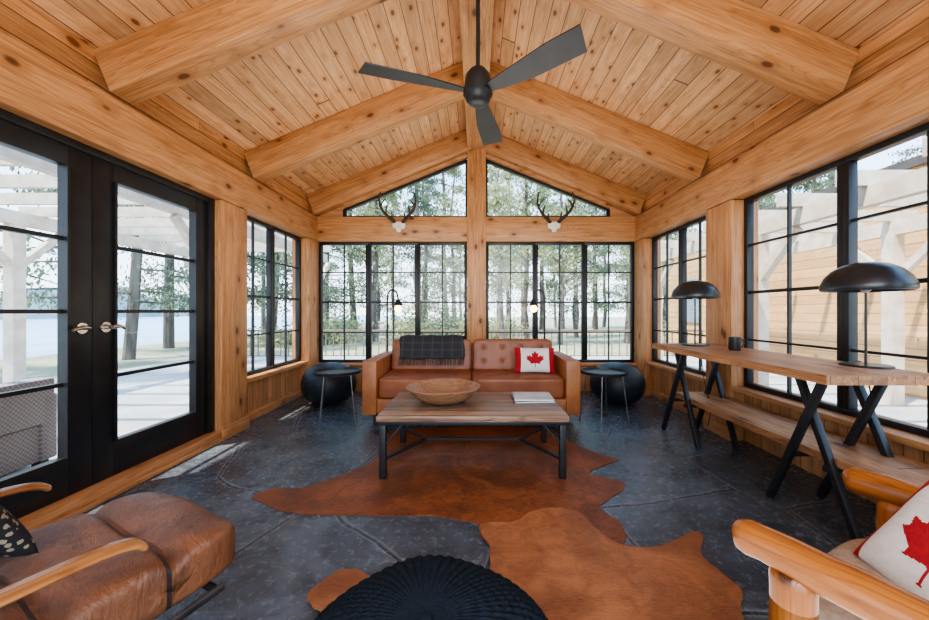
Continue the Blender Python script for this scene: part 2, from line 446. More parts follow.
WN=[0]
def window(axis,pos,a0,a1,z0,z1,cols,rows,label=None):
    b=B(); fw=.038; d=.03; mw=.008
    def e(u0,u1,w0,w1,dd,bev=.003):
        if axis=='x': b.ext((pos-dd,u0,w0),(pos+dd,u1,w1),bev)
        else: b.ext((u0,pos-dd,w0),(u1,pos+dd,w1),bev)
    e(a0,a1,z0,z0+fw,d); e(a0,a1,z1-fw,z1,d); e(a0,a0+fw,z0+fw,z1-fw,d); e(a1-fw,a1,z0+fw,z1-fw,d)
    for i in range(1,cols):
        u=a0+(a1-a0)*i/cols; e(u-mw,u+mw,z0+fw,z1-fw,.012,0)
    for i in range(1,rows):
        w=z0+(z1-z0)*i/rows; k=mw*(1.5 if i==rows//2 else 1); e(a0+fw,a1-fw,w-k,w+k,.0125,0)
    WN[0]+=1
    o=struct(b,'window_%d'%WN[0],winblack)
    g=B(); bb=bmesh.new()
    q=[(a0+fw,z0+fw),(a1-fw,z0+fw),(a1-fw,z1-fw),(a0+fw,z1-fw)]
    bb.faces.new([bb.verts.new((pos,u,w) if axis=='x' else (u,pos,w)) for u,w in q]); g.merge(bb,0)
    g.obj('glass',glassM,parent=o)
    return o
for k in range(3):
    w=(2.22-.135)/3
    window('y',5.12,-2.22+k*w,-2.22+(k+1)*w,.405,2.10,2,4)
    window('y',5.12,.135+k*w,.135+(k+1)*w,.405,2.10,2,4)
for sg in (-1,1):
    window('x',sg*2.37,3.50,4.155,.465,2.105,2,4)
    window('x',sg*2.37,4.155,4.82,.465,2.105,2,4)
for (a,b_) in ((2.30,3.15),(1.45,2.30),(.60,1.45),(-.25,.60),(-1.1,-.25)):
    window('x',2.36,a,b_,.475,2.105,2,4)
for (a,b_) in ((.1,1.06),(-.9,.06)):  # unseen windows, added to let more light in
    window('x',-2.36,a,b_,.475,2.105,2,4)
for sg in (-1,1):
    P=[(sg*1.86,2.45),(sg*.135,2.45),(sg*.135,3.26),(sg*1.86,2.56)]
    b=B()
    for i in range(4):
        p,q=P[i],P[(i+1)%4]
        b.bar((p[0],5.12,p[1]),(q[0],5.12,q[1]),.045,.06,0,up=(0,1,0))
    WN[0]+=1
    o=struct(b,'window_%d'%WN[0],winblack)
    g=B(); bb=bmesh.new(); vs=[bb.verts.new((p[0],5.12,p[1])) for p in P]; bb.faces.new(vs); g.merge(bb,0)
    g.obj('glass',glassM,parent=o)
    trim(B().bar((P[3][0],5.08,P[3][1]+.035),(P[2][0],5.08,P[2][1]+.045),.05,.07,0,up=(0,1,0)),wX)

def door(n,y0,y1,hy,hd):
    z0,z1=.085,2.10; b=B(); x=-2.33; d=.028
    st=.125
    b.ext((x-d,y0,z0),(x+d,y0+st,z1),.003); b.ext((x-d,y1-st,z0),(x+d,y1,z1),.003)
    b.ext((x-d,y0+st,z0),(x+d,y1-st,z0+.22),.003); b.ext((x-d,y0+st,z1-.15),(x+d,y1-st,z1),.003)
    g0,g1=z0+.22,z1-.15
    for i in range(1,4):
        w=g0+(g1-g0)*i/4; b.ext((x-.016,y0+st,w-.011),(x+.016,y1-st,w+.011))
    for (a,c_) in ((y0+st,y0+st+.015),(y1-st-.015,y1-st)): b.ext((x-.018,a,g0),(x+.04,c_,g1))
    o=struct(b,'door_%d'%n,winblack)
    g=B(); bb=bmesh.new(); bb.faces.new([bb.verts.new((x,u,w)) for u,w in ((y0+st,g0),(y1-st,g0),(y1-st,g1),(y0+st,g1))]); g.merge(bb,0)
    g.obj('glass',glassM,parent=o)
    h=B(); h.tube([(x+d,hy,1.03),(x+d+.012,hy,1.03)],.032,20)
    h.tube([(x+d+.01,hy,1.03),(x+d+.05,hy,1.03)],.010,12)
    h.tube(catmull([(x+d+.05,hy,1.03),(x+d+.055,hy+hd*.03,1.035),(x+d+.05,hy+hd*.06,1.03),(x+d+.048,hy+hd*.08,1.02)],4,False),[.013]*6+[.011]*7,12)
    h.obj('handle',nickel,parent=o,label='brushed nickel lever handle')
door(1,1.235,2.163,2.10,-1)
door(2,2.167,3.09,2.235,1)
b=B(); b.ext((-2.42,3.09,.085),(-2.28,3.15,2.10),.004); b.ext((-2.42,1.20,.085),(-2.28,1.235,2.10),.004); b.ext((-2.42,1.2,2.06),(-2.285,3.15,2.105),.003)
trim(b,winblack)

# ================================================================== FAN
fan=empty('ceiling_fan',(0.01,2.45,2.61),'black three-bladed ceiling fan on a rod from the ridge beam','ceiling fan')
b=B(); b.lathe([(0,.17),(.03,.17),(.055,.15),(.085,.11),(.092,.06),(.092,.03),(.10,.028),(.10,-.015),(.085,-.03),(.082,-.05),(.06,-.075),(.03,-.085),(0,-.087)],seg=40)
b.obj('motor_housing',fanM,fan)
B().tube([(0,0,.16),(0,0,.75)],.014,16).obj('rod',fanM,fan)
B().lathe([(0,.64),(.022,.64),(.06,.72),(.065,.759),(0,.759)],seg=24).obj('canopy',fanM,fan)
def blade(ang):
    b=bmesh.new(); N=16; up=[]; pt=R(-15)
    for i in range(N+1):
        t=i/N; x=.07+t*.70
        w0=-.035-.055*min(1,t*1.4); w1=.035+.045*min(1,t*2.2)
        if t<.1: w0,w1=-.035,.035
        x_l,x_t=x,x
        if i==N: x_t=x-.035
        row=[]
        p=pt*(1-.2*t)
        for y,lz,xx in ((w0,.004,x_l),(w1,.004,x_t),(w1,-.004,x_t),(w0,-.004,x_l)):
            row.append(b.verts.new((xx,y*math.cos(p)-lz*math.sin(p),y*math.sin(p)+lz*math.cos(p))))
        up.append(row)
    for i in range(N):
        for k in range(4): b.faces.new((up[i][k],up[i][(k+1)%4],up[i+1][(k+1)%4],up[i+1][k]))
    b.faces.new(up[0][::-1]); b.faces.new(up[-1]); bmesh.ops.recalc_face_normals(b,faces=b.faces[:])
    B_=B(); B_.merge(b,0); return B_.obj('blade',fanM,fan,rot=(0,0,ang))
for a in (200,320,80): blade(R(a))

# ================================================================== SOFA
sofa=empty('sofa',(-.05,3.95,0),'tan leather sofa with buttoned rust cushions between round side tables','sofa')
b=B(); b.ext((-1.05,-.43,.13),(1.05,.42,.27),.008); b.obj('base',sofaM,sofa)
for sg in (-1,1):
    x0,x1=sorted((sg*.92,sg*1.06))
    b=B(); b.ext((x0,-.45,.12),(x1,.43,.645),.012); 
    b.obj('armrest',sofaM,sofa)
b=B(); b.box((0,.36,.50),(1.84,.16,.50),.03,rot=(R(-6),0,0)); b.obj('backrest',sofaM,sofa)
for sg in (-1,1):
    B().cushion((sg*.46,-.10,.375),(.915,.70,.21),12,.04,[(dx,dy,.010,.028) for dx in(-.3,-.1,.1,.3) for dy in (-.2,-.02,.16)],sub=36).obj('seat_cushion',sofaC,sofa)
    dm=[(dx,dy,.013,.026) for dx in (-.33,-.11,.11,.33) for dy in (-.07,.09)]
    o=B().cushion((0,0,0),(.90,.36,.17),12,.03,dm,sub=44).obj('back_cushion',sofaC,sofa,loc=(sg*.46,.20,.625),rot=(R(80),0,0))
    for dx,dy,_,_ in dm:
        if sg<0 and dx>-.3: continue
        B().lathe([(0,.008),(.010,.006),(.013,0),(.010,-.006)],(dx,dy,.073),12).obj('button',sofaD,o)
for x in (-.95,.95):
    for y in (-.36,.36): B().tube([(x,y,.13),(x*1.01,y*1.02,0)],[.024,.015],14).obj('leg',pipeM,sofa,label='short dark tapered leg')
def blanket():
    prof=[(-.022,.60),(-.018,.64),(.0,.70),(.022,.76),(.05,.812),(.10,.835),(.20,.835),(.28,.835),(.42,.822),(.485,.80),(.50,.72),(.505,.62)]
    prof=[(p[0]+.055,p[1]) for p in prof]
    b=bmesh.new(); nx=36; rows=[]
    for i in range(nx+1):
        u=i/nx; x=-.36+.72*u
        rows.append([b.verts.new((x+.012*math.sin(j*1.1),y+.007*math.sin(u*21+j*.4),z+.004*math.sin(u*17+j))) for j,(y,z) in enumerate(prof)])
    for i in range(nx):
        for j in range(len(prof)-1): b.faces.new((rows[i][j],rows[i+1][j],rows[i+1][j+1],rows[i][j+1]))
    B_=B(); B_.merge(b,0); return B_
bl=empty('throw_blanket',(-.50,3.97,0),'charcoal striped wool throw with fringe draped over the sofa back','blanket')
o=blanket().obj('cloth',blankM,bl); m=o.modifiers.new('s','SOLIDIFY'); m.thickness=.008; m.offset=1
b=B()
for i in range(44):
    x=-.36+.72*i/43; y=.020+random.uniform(-.006,.002)
    b.tube([(x,y,.605),(x+random.uniform(-.006,.006),y-.004,.57),(x+random.uniform(-.01,.01),y-.008,.53)],.0035,5)
b.obj('fringe',blankM,bl,kind='stuff')

LEAF=[(0,100),(15,72),(20,70),(34,78),(27,42),(32,38),(50,58),(54,47),(60,45),(80,50),(73,30),(75,25),(84,20),(46,-10),(44,-15),(48,-28),(6,-21),(2,-24),(4,-60)]
LEAF=LEAF+[(-x,y) for x,y in LEAF[::-1] if x!=0]
def inpoly(x,y,P):
    r=False;j=len(P)-1
    for i in range(len(P)):
        if (P[i][1]>y)!=(P[j][1]>y) and x<(P[j][0]-P[i][0])*(y-P[i][1])/(P[j][1]-P[i][1])+P[i][0]: r=not r
        j=i
    return r
def pillow(w,h,t,flag=True,band=.5,n=110,lsc=.0095):
    b=bmesh.new()
    def grid(sg):
        g=[]
        for i in range(n+1):
            u=-1+2*i/n; row=[]
            for j in range(n+1):
                v=-1+2*j/n
                z=t/2*max(0,(1-u**4)*(1-v**4))**.5*(.75+.25*(1-u*u)*(1-v*v))
                row.append(b.verts.new((u*w/2*(1-.05*(1-v*v)*abs(u)),v*h/2*(1-.06*(1-u*u)*abs(v)),sg*z)))
            g.append(row)
        for i in range(n):
            for j in range(n):
                q=(g[i][j],g[i+1][j],g[i+1][j+1],g[i][j+1])
                f=b.faces.new(q if sg>0 else q[::-1])
                uc=-1+2*(i+.5)/n; vc=-1+2*(j+.5)/n
                if flag:
                    lx=uc*w/h/lsc; ly=vc/lsc+20
                    if abs(uc)>band or inpoly(lx,ly,LEAF): f.material_index=1
    grid(1); grid(-1)
    bmesh.ops.remove_doubles(b,verts=b.verts[:],dist=1e-5)
    me=bpy.data.meshes.new('pillow'); b.to_mesh(me); b.free()
    for p in me.polygons: p.use_smooth=True
    return me
def pillow_obj(name,me,mats,M,**props):
    for m in mats: me.materials.append(m)
    o=bpy.data.objects.new(name,me); COL.objects.link(o); o.matrix_world=M
    for k,v in props.items(): o[k]=v
    return o
M=Matrix.Translation((.61,3.79,.615))@Euler((R(70),0,R(-4))).to_matrix().to_4x4()
pillow_obj('throw_pillow',pillow(.42,.27,.13,lsc=.0085,band=.70),[white,red],M,label='white pillow with red maple leaf and red bands on the sofa',category='pillow')

# ================================================================== COFFEE TABLE
ct=empty('coffee_table',(-.025,2.77,0),'low weathered plank coffee table with dark metal frame on cowhide rug','coffee table')
b=B(); b.ext((-.642,-.374,.392),(.642,.374,.431),.004); b.obj('table_top',tableM,ct)
b=B()
for sg in (-1,1):
    b.ext((-.632,sg*.357-.005,.366),(.632,sg*.357+.005,.391),.002)
    b.ext((sg*.625-.005,-.35,.366),(sg*.625+.005,.35,.391),.002)
b.obj('apron',black,ct)
for x in (-.605,.605):
    for y in (-.335,.335): B().ext((x-.022,y-.022,.0),(x+.022,y+.022,.391),.003).obj('leg',black,ct)
b=B()
for sg in (-1,1):
    b.bar((sg*.60,-.33,.13),(sg*.36,0,.15),.018,.018); b.bar((sg*.60,.33,.13),(sg*.36,0,.15),.018,.018)
b.bar((-.37,0,.15),(.37,0,.15),.018,.018)
for sg in (-1,1):
    for y in (-.335,.335): b.bar((sg*.60,y,.22),(sg*.47,y,.375),.014,.014)
b.obj('stretcher',black,ct)
bw=B().lathe([(0,.0),(.11,.0),(.16,.012),(.22,.05),(.265,.095),(.285,.118),(.280,.124),(.268,.115),(.235,.082),(.19,.045),(.12,.025),(0,.020)],seg=64)
o=bw.obj('wooden_bowl',bowlM,loc=(-.255,2.79,.432)); o['label']='wide shallow turned wooden bowl on the coffee table'; o['category']='bowl'
def book(loc,rz,w,d,h,cm,label):
    e=empty('book',loc,label,'book',rz,group='books on the coffee table')
    b=B(); b.ext((-w/2,-d/2,0),(w/2,d/2,.002)); b.ext((-w/2,-d/2,h-.002),(w/2,d/2,h)); b.ext((-w/2,-d/2,.002),(-w/2+.003,d/2,h-.002)); b.obj('cover',cm,e)
    B().ext((-w/2+.003,-d/2+.004,.002),(w/2-.004,d/2-.004,h-.002)).obj('pages',paper,e)
book((.44,2.86,.432),R(3),.31,.26,.012,bookD,'dark-covered book under a pale one on the coffee table')
book((.445,2.865,.445),R(-2),.30,.25,.014,bookM,'pale grey book on top of a stack on the table')

# ================================================================== SIDE TABLES, POUFS
def side_table(loc,label):
    e=empty('side_table',loc,label,'side table',R(20),group='round side tables by the sofa')
    B().lathe([(0,.505),(.205,.505),(.222,.51),(.226,.535),(.222,.537),(.216,.518),(0,.516)],seg=48).obj('table_top',black,e)
    for k in range(4):
        a=R(45+90*k); B().tube([(.17*math.cos(a),.17*math.sin(a),.506),(.235*math.cos(a),.235*math.sin(a),0)],.007,10).obj('leg',steel,e,label='thin steel leg')
    return e
side_table((1.27,3.60,0),'round black tray side table beside the sofa pillow end')
side_table((-1.39,3.62,0),'round black tray side table beside the blanket end')
def pouf_round(loc):
    prof=[(0,.0)]+[(.32*math.sin(R(a))**.75,.25-.25*math.cos(R(a))) for a in range(18,175,12)]+[(0,.50)]
    o=B().lathe(prof,seg=40).obj('floor_pouf',potM,loc=loc); o['label']='round black pouf in the room corner behind a side table'; o['category']='pouf'; o['group']='black corner poufs'
pouf_round((1.72,4.42,.0)); pouf_round((-1.80,4.42,.0))

e=empty('knitted_pouf',(-.13,.925,0),'round chunky knitted dark pouf standing on the cowhide rug','pouf')
b=bmesh.new(); NS=480; prof=[]
NP=110
for i in range(NP+1):
    a=math.pi*i/NP; r=math.sin(a); r=abs(r)**.74; z=.180-.170*math.copysign(abs(math.cos(a))**1.1,math.cos(a))
    prof.append((.37*r,z))
rings=[]
for i,(r,z) in enumerate(prof):
    row=[]
    for k in range(NS):
        th=2*math.pi*k/NS
        q=58*th/(2*math.pi)+.3*math.sin(3*th+i*.05); ph=q-math.floor(q)
        stitch=math.sin(i*1.9+ (abs(ph-.5)*7))
        rib=(.0042*math.sin(math.pi*ph)+.0020*stitch+.006*math.sin(4*th+1)*math.sin(i*.09))*min(1,r/.14)
        rr=max(.0005,r+rib); zz=z+ (rib*1.0 if i>NP/2 else 0)-.014*math.exp(-(r/.06)**2)*(1 if i>NP/2 else 0)
        row.append(b.verts.new((rr*math.cos(th),rr*math.sin(th),zz)))
    rings.append(row)
for i in range(NP):
    for k in range(NS): b.faces.new((rings[i][k],rings[i][(k+1)%NS],rings[i+1][(k+1)%NS],rings[i+1][k]))
B_=B(); B_.merge(b,0); B_.obj('cover',knitM,e,smooth=True,angle=80)
B().lathe([(0,.010),(.014,.008),(.020,0),(.014,-.006),(0,-.008)],(0,0,.338),20).obj('button',knitM,e)

# ================================================================== COWHIDES
H1=[(-1.36,2.19),(-1.28,2.29),(-1.095,2.305),(-.934,2.47),(-.78,2.70),(-.764,2.98),(-.79,3.37),(-.45,3.49),(.03,3.52),(.61,3.46),(.77,3.16),(.97,2.83),(1.07,2.74),(.875,2.60),(.786,2.50),(.96,2.386),(.925,2.28),(.787,2.16),(.70,2.05),(.77,1.907),(.71,1.744),(.585,1.71),(.307,1.744),(.12,1.863),(-.20,1.98),(-.53,1.99),(-.81,2.0),(-1.077,2.03),(-1.26,2.125)]
H2=[(.45,2.05),(.30,2.01),(.204,1.915),(.034,1.90),(.018,1.83),(.063,1.69),(.014,1.45),(-.31,1.47),(-.548,1.563),(-.63,1.50),(-.66,1.41),(-.545,1.33),(-.26,1.24),(-.10,.80),(.18,.72),(.5,.80),(.805,1.0),(.90,1.2),(.995,1.36),(1.06,1.452),(1.035,1.587),(1.034,1.67),(1.117,1.78),(1.097,1.83),(.967,1.76),(.82,1.707),(.68,1.736),(.61,1.863),(.573,2.0)]
o=B().poly(catmull(H1,7,True,.004),0.0,.006).obj('cowhide_rug',hideM,smooth=False); o['label']='dark rust cowhide rug under the coffee table'; o['category']='rug'; o['group']='overlapping cowhide rugs'
o=B().poly(catmull(H2,7,True,.004),0.0061,.016).obj('cowhide_rug',hideM2,smooth=False); o['label']='lighter orange-brown cowhide rug beneath the knitted pouf'; o['category']='rug'; o['group']='overlapping cowhide rugs'

# ================================================================== CONSOLE
cs=empty('console_table',(1.875,2.47,0),'long plank console with black trestle legs and shelf along windows','console table')
def plank(x0,x1,y0,y1,z0,z1,wav):
    pts=[]
    n=26
    for i in range(n+1):
        t=i/n; y=y0+(y1-y0)*t; pts.append((x0+wav*math.sin(t*9)+wav*.5*math.sin(t*23),y))
    for i in range(n+1):
        t=1-i/n; y=y0+(y1-y0)*t; pts.append((x1+wav*.5*math.sin(t*7),y))
    return B().poly(pts,z0,z1)
plank(-.275,.275,-.82,.83,.79,.835,.008).obj('table_top',consM,cs)
plank(-.045,.335,-1.06,.90,.335,.378,.006).obj('shelf',consM,cs)
for yc in (-.52,.73):
    b=B()
    for x in (-.09,.22):
        b.bar((x,yc-.10,.79),(x,yc+.25,0),.034,.034,.003); b.bar((x+.036,yc+.10,.79),(x+.036,yc-.24,0),.034,.034,.003)
    for z,yy in ((.775,yc+.09),(.775,yc-.09),(.32,yc+.11),(.32,yc-.10)): b.bar((-.09,yy,z),(.255,yy,z),.028,.028)
    b.obj('trestle',black,cs)
def mlamp(loc,label,rz=0):
    e=empty('table_lamp',loc,label,'table lamp',rz,group='black dome table lamps on the console')
    B().lathe([(0,.014),(.02,.014),(.10,.010),(.105,.004),(.105,0),(0,0)],seg=40).obj('base',lampblack,e)
    B().tube([(0,0,.012),(0,0,.40)],.006,12).obj('stem',lampblack,e)
    B().lathe([(0,.555),(.04,.553),(.09,.540),(.135,.512),(.165,.475),(.182,.435),(.184,.415),(.180,.403),(.172,.400),(.168,.412),(.160,.445),(.13,.49),(.08,.52),(0,.53)],seg=56).obj('lamp_shade',lampblack,e)
    B().lathe([(0,.46),(.018,.455),(.028,.43),(.022,.405),(.008,.39),(0,.39)],seg=20).obj('bulb',paper,e)
    b=B().tube(catmull([(.0,.1,.006),(.06,.12,.004),(.10,.10,-.02),(.11,.05,-.30),(.13,.0,-.55),(.13,.03,-.70)],8,False),.0035,8)
    b.obj('cord',black,e)
    return e
mlamp((2.08,1.93,.836),'black dome table lamp at the near end of the console')
mlamp((1.875,3.10,.836),'black dome table lamp at the far end, beside the mug')
e=empty('mug',(1.93,2.70,.836),'small black mug standing on the wooden console','mug')
B().lathe([(0,0),(.036,0),(.040,.01),(.040,.10),(.036,.10),(.035,.012),(0,.010)],seg=28).obj('cup',lampblack,e)
B().tube(catmull([(.038,0,.08),(.06,0,.08),(.066,0,.05),(.055,0,.025),(.038,0,.022)],5,False),.006,8).obj('handle',lampblack,e)

# ================================================================== FLOOR LAMPS behind sofa
def flamp(x,sg,label):
    e=empty('floor_lamp',(x,4.62,0),label,'floor lamp',0,group='arched floor lamps behind the sofa')
    B().lathe([(0,.02),(.11,.018),(.115,.01),(.115,0),(0,0)],seg=32).obj('base',black,e)
    B().tube(catmull([(0,0,.015),(0,0,.7),(0,0,1.25),(sg*.02,0,1.37),(sg*.07,0,1.40),(sg*.12,0,1.36),(sg*.14,0,1.27)],8,False),.012,10).obj('pole',black,e)
    B().lathe([(0,.075),(.024,.075),(.035,.05),(.062,0),(.058,0),(.026,.045),(0,.06)],(sg*.14,0,1.20),24).obj('lamp_shade',black,e)
    B().lathe([(0,.05),(.024,.035),(.05,.0),(.036,-.038),(0,-.052)],(sg*.14,0,1.165),20).obj('bulb',bulbM,e,label='glowing warm bulb')
flamp(-1.14,1,'thin black arched floor lamp, lit bulb, behind sofa blanket end')
flamp(.87,-1,'thin black arched floor lamp, lit bulb, behind sofa pillow end')

# ================================================================== ANTLERS
def antlers(x):
    e=empty('antler_mount',(x,5.0,2.20),'skull plate with forked antlers mounted on the timber beam','antlers',0,group='antler mounts on the beam')
    b=B(); b.cushion((0,-.03,.105),(.18,.06,.11),3,0,sub=8); b.cushion((0,-.045,.055),(.08,.06,.10),2.6,0,sub=8)
    b.obj('skull',bone,e)
    for sg in (-1,1):
        b=B()
        main=catmull([(sg*.05,-.04,.14),(sg*.10,-.06,.19),(sg*.18,-.10,.26),(sg*.235,-.12,.35),(sg*.245,-.14,.45),(sg*.22,-.15,.53)],5,False)
        n=len(main); b.tube(main,[.018*(1-i/n)+.007 for i in range(n)],9)
        for i,dz,dx in ((4,.11,.0),(9,.13,.03),(14,.11,.07)):
            p=main[i]; b.tube([p,p+Vector((-sg*dx*.3,-.02,dz*.5)),p+Vector((-sg*dx,-.02,dz))],[.013,.011,.005],8)
        b.obj('antler',antlerM,e)
antlers(-1.067); antlers(1.067)

# ================================================================== LOG ARMCHAIR
CX,CY=1.075,.70
ch=empty('log_armchair',(CX,CY,0),'rustic varnished log armchair with beige cushions near the console','armchair',R(27))
def lg(p,q,r,seg=24):
    p=Vector(p);q=Vector(q);L=(q-p).length; rn=random.Random(int(p.x*100+q.z*77))
    nn=12; ts=[0,.004/L,.012/L,.026/L]+[.07+.86*i/nn for i in range(nn+1)]+[1-.026/L,1-.012/L,1-.004/L,1]
    rs=[.45,.72,.9,1]+[1+rn.uniform(-.06,.06) for _ in range(nn+1)]+[1,.9,.72,.45]
    b=B(); b.tube([p+(q-p)*t+Vector((0,0,rn.uniform(-.002,.002))) for t in ts],[r*k for k in rs],seg); return b
for sg in (-1,1):
    lg((sg*.31,.36,.595),(sg*.31,-.42,.59),.040).obj('armrest',logM,ch,angle=70)
    lg((sg*.31,.25,0),(sg*.31,.25,.575),.042).obj('post',logZ,ch,angle=70)
    lg((sg*.31,-.36,0),(sg*.29,-.46,.95),.040).obj('post',logZ,ch,angle=70)
    lg((sg*.31,.25,.28),(sg*.31,-.36,.24),.034).obj('side_rail',logM,ch,angle=70)
lg((-.36,.25,.27),(.36,.25,.27),.038).obj('front_rail',logM,ch,angle=70)
lg((-.30,-.44,.88),(.30,-.44,.88),.035).obj('back_rail',logM,ch,angle=70)
lg((-.32,-.36,.26),(.32,-.36,.26),.035).obj('back_rail',logM,ch,angle=70)
B().cushion((0,-.01,.405),(.53,.66,.16),6,.16,[(dx,dy,.022,.035) for dx in (-.13,.13) for dy in (-.1,.14)],sub=26).obj('seat_cushion',beige,ch)
B().cushion((0,-.24,.66),(.50,.17,.50),5,.1,rot=(R(-16),0,0),sub=18).obj('back_cushion',beige,ch)
MC=Matrix.Translation((CX,CY,0))@Matrix.Rotation(R(27),4,'Z')
M=MC@Matrix.Translation((.01,.075,.58))@Euler((R(55),0,R(240))).to_matrix().to_4x4()@Matrix.Rotation(R(-8),4,'Z')
pillow_obj('throw_pillow',pillow(.33,.27,.11,lsc=.0088,band=.88),[white,red],M,label='white pillow with red maple leaf in the log armchair',category='pillow')

# ================================================================== LEATHER LOUNGER
lo=empty('lounge_chair',(-1.245,.90,0),'worn brown leather lounge chair with channelled cushion and bentwood arms','lounge chair',R(-26.6))
YC=(.27,.04,-.19)
def chan(X,Y,Z):
    if Z>0:
        for yc in YC: Z-=.024*math.exp(-((Y-yc)/.026)**2)
        Z+=.006*math.sin(X*17+Y*5)*math.cos(Y*13)
    Z+= .015*(Y/.45)
    if Y>.36: Z-=.02*((Y-.36)/.12)**2
    return X,Y,Z
B().cushion((0,.02,.350),(.60,.95,.165),7,.06,sub=70,fn=chan).obj('seat_cushion',leatherS,lo)
B().cushion((0,-.56,.70),(.58,.18,.72),5,.08,rot=(R(-28+0),0,0),sub=20).obj('back_cushion',leatherM,lo)
for sg in (-1,1):
    arm=catmull([(sg*.335,.20,.525),(sg*.335,.175,.545),(sg*.335,.11,.555),(sg*.335,-.05,.552),(sg*.335,-.35,.55),(sg*.33,-.62,.60)],6,False)
    n=len(arm); B().tube(arm,[.020]+[.028]+[.033]*(n-2),16,flat=(1,.34)).obj('armrest',bentM,lo)
    fr=catmull([(sg*.325,-.06,.545),(sg*.325,-.09,.42),(sg*.325,-.10,.25),(sg*.325,-.12,.05),(sg*.325,-.2,.018),(sg*.325,-.5,.018),(sg*.325,-.62,.05)],6,False)
    B().tube(fr,.022,12,flat=(1,.5)).obj('frame',bentM,lo)
    B().tube([(sg*.28,.42,.255),(sg*.285,.2,.240),(sg*.285,-.3,.225),(sg*.285,-.5,.26)],.014,12,flat=(.6,1)).obj('side_rail',pipeM,lo)
B().tube([(-.285,.40,.255),(.285,.40,.255)],.012,10).obj('crossbar',pipeM,lo)
B().tube([(-.325,-.4,.018),(.325,-.4,.018)],.016,10).obj('crossbar',bentM,lo)
ML=Matrix.Translation((-1.245,.90,0))@Matrix.Rotation(R(-26.6),4,'Z')
M=ML@Matrix.Translation((-.155,.0,.56))@Euler((R(60),0,R(200))).to_matrix().to_4x4()
pillow_obj('throw_pillow',pillow(.29,.26,.10,flag=False,n=30),[floralM],M,label='black and cream patterned pillow in the leather lounge chair',category='pillow')

# ================================================================== OUTDOORS
o=B().ext((-13,-30,-.42),(60,80,-.20)).obj('ground',groundM); o['kind']='structure'
o=B().ext((-7.2,-4,-.19),(-2.5,9.5,-.06)).obj('patio',patioM); o['kind']='structure'
o=B().ext((2.5,-4,-.19),(9,9.5,-.06)).obj('patio',patioM); o['kind']='structure'
o=B().ext((-90,-30,-.5),(-13,110,-.35)).obj('lake',lakeM); o['kind']='stuff'; o['label']='blue lake beyond the trees'; o['category']='lake'
b=bmesh.new(); top=[];bot=[]
for i in range(61):
    y=-20+i*2.4; h=5.5+1.6*math.sin(i*.31)+.8*math.sin(i*.83)
    bot.append(b.verts.new((-82,y,-.4))); top.append((b.verts.new((-86,y,h*.6)),b.verts.new((-92,y,h))))
for i in range(60):
    b.faces.new((bot[i],bot[i+1],top[i+1][0],top[i][0])); b.faces.new((top[i][0],top[i+1][0],top[i+1][1],top[i][1]))
B_=B(); B_.merge(b,0); o=B_.obj('far_shore',hillM); o['kind']='stuff'; o['label']='distant wooded hills across the lake'; o['category']='hill'
def pergola(x0,x1,y0,y1,H,label):
    e=empty('pergola',((x0+x1)/2,(y0+y1)/2,-.06),label,'pergola')
    ox,oy=(x0+x1)/2,(y0+y1)/2
    for x in (x0,x1):
        for y in (y0,(y0+y1)/2,y1):
            B().ext((x-ox-.07,y-oy-.07,0),(x-ox+.07,y-oy+.07,H)).obj('post',whiteP,e)
            for s_ in (1,-1): b=B(); b.bar((x-ox,y-oy,H-.6),(x-ox,y-oy+s_*.55,H-.02),.08,.08); b.obj('brace',whiteP,e)
        B().ext((x-ox-.05,y0-oy-.4,H),(x-ox+.05,y1-oy+.4,H+.18)).obj('beam',whiteP,e)
    n=int((y1-y0)/.6)
    for i in range(n+1):
        y=y0-oy+(y1-y0)*i/n; B().ext((x0-ox-.3,y-.025,H+.18),(x1-ox+.3,y+.025,H+.32)).obj('rafter',whiteP,e)
pergola(-6.2,-3.6,1.5,8.2,2.35,'pale timber pergola over the patio by the glass doors')
pergola(3.6,5.3,2.0,7.2,2.15,'pale timber pergola beside the wooden house')
e=empty('house',(7.4,7.9,-.19),'wooden house with honey siding beyond the pergola','house')
B().ext((-1.4,-6.4,0),(1.6,3.4,3.3)).obj('siding',sidingM,e)
b=B(); b.box((.35,-1.5,3.72),(3.9,10.4,.12),rot=(0,R(-12),0)); b.obj('roof',simple('roof_dark',(.12,.11,.1),None,5,.8),e)
dp=simple('dark_pane',(.25,.3,.34),None,3,.1)
for y in (-4.6,2.2):
    b=B(); b.ext((-1.44,y-.4,1.0),(-1.38,y+.4,2.2)); b.obj('house_window',dp,e)
e=empty('outdoor_sofa',(-3.55,1.85,-.06),'grey wicker outdoor sofa with pale cushion on the patio','outdoor sofa',R(8))
b=B(); b.ext((-.40,-.9,.06),(.40,.9,.34),.02); b.ext((.28,-.9,.34),(.42,.9,.68),.02); b.ext((-.40,-.92,.06),(.42,-.80,.56),.02); b.ext((-.40,.80,.06),(.42,.92,.56),.02); b.obj('frame',wicker,e)
B().cushion((-.06,0,.40),(.66,1.56,.13),8,.06,sub=12).obj('seat_cushion',white,e)
for x in (-.36,.36):
    for y in (-.85,.85): B().ext((x-.03,y-.03,0),(x+.03,y+.03,.07)).obj('leg',black,e)
e=empty('railing',(0,9.6,-.20),'weathered brown garden railing at the edge of the clearing','railing')
b=B()
for i in range(60): b.ext((-6+i*.2-.012,-.012,0),(-6+i*.2+.012,.012,.80))
b.ext((-6.1,-.04,.78),(6.0,.04,.83)); b.ext((-6.1,-.03,.1),(6.0,.03,.15)); b.obj('rails',railM,e)

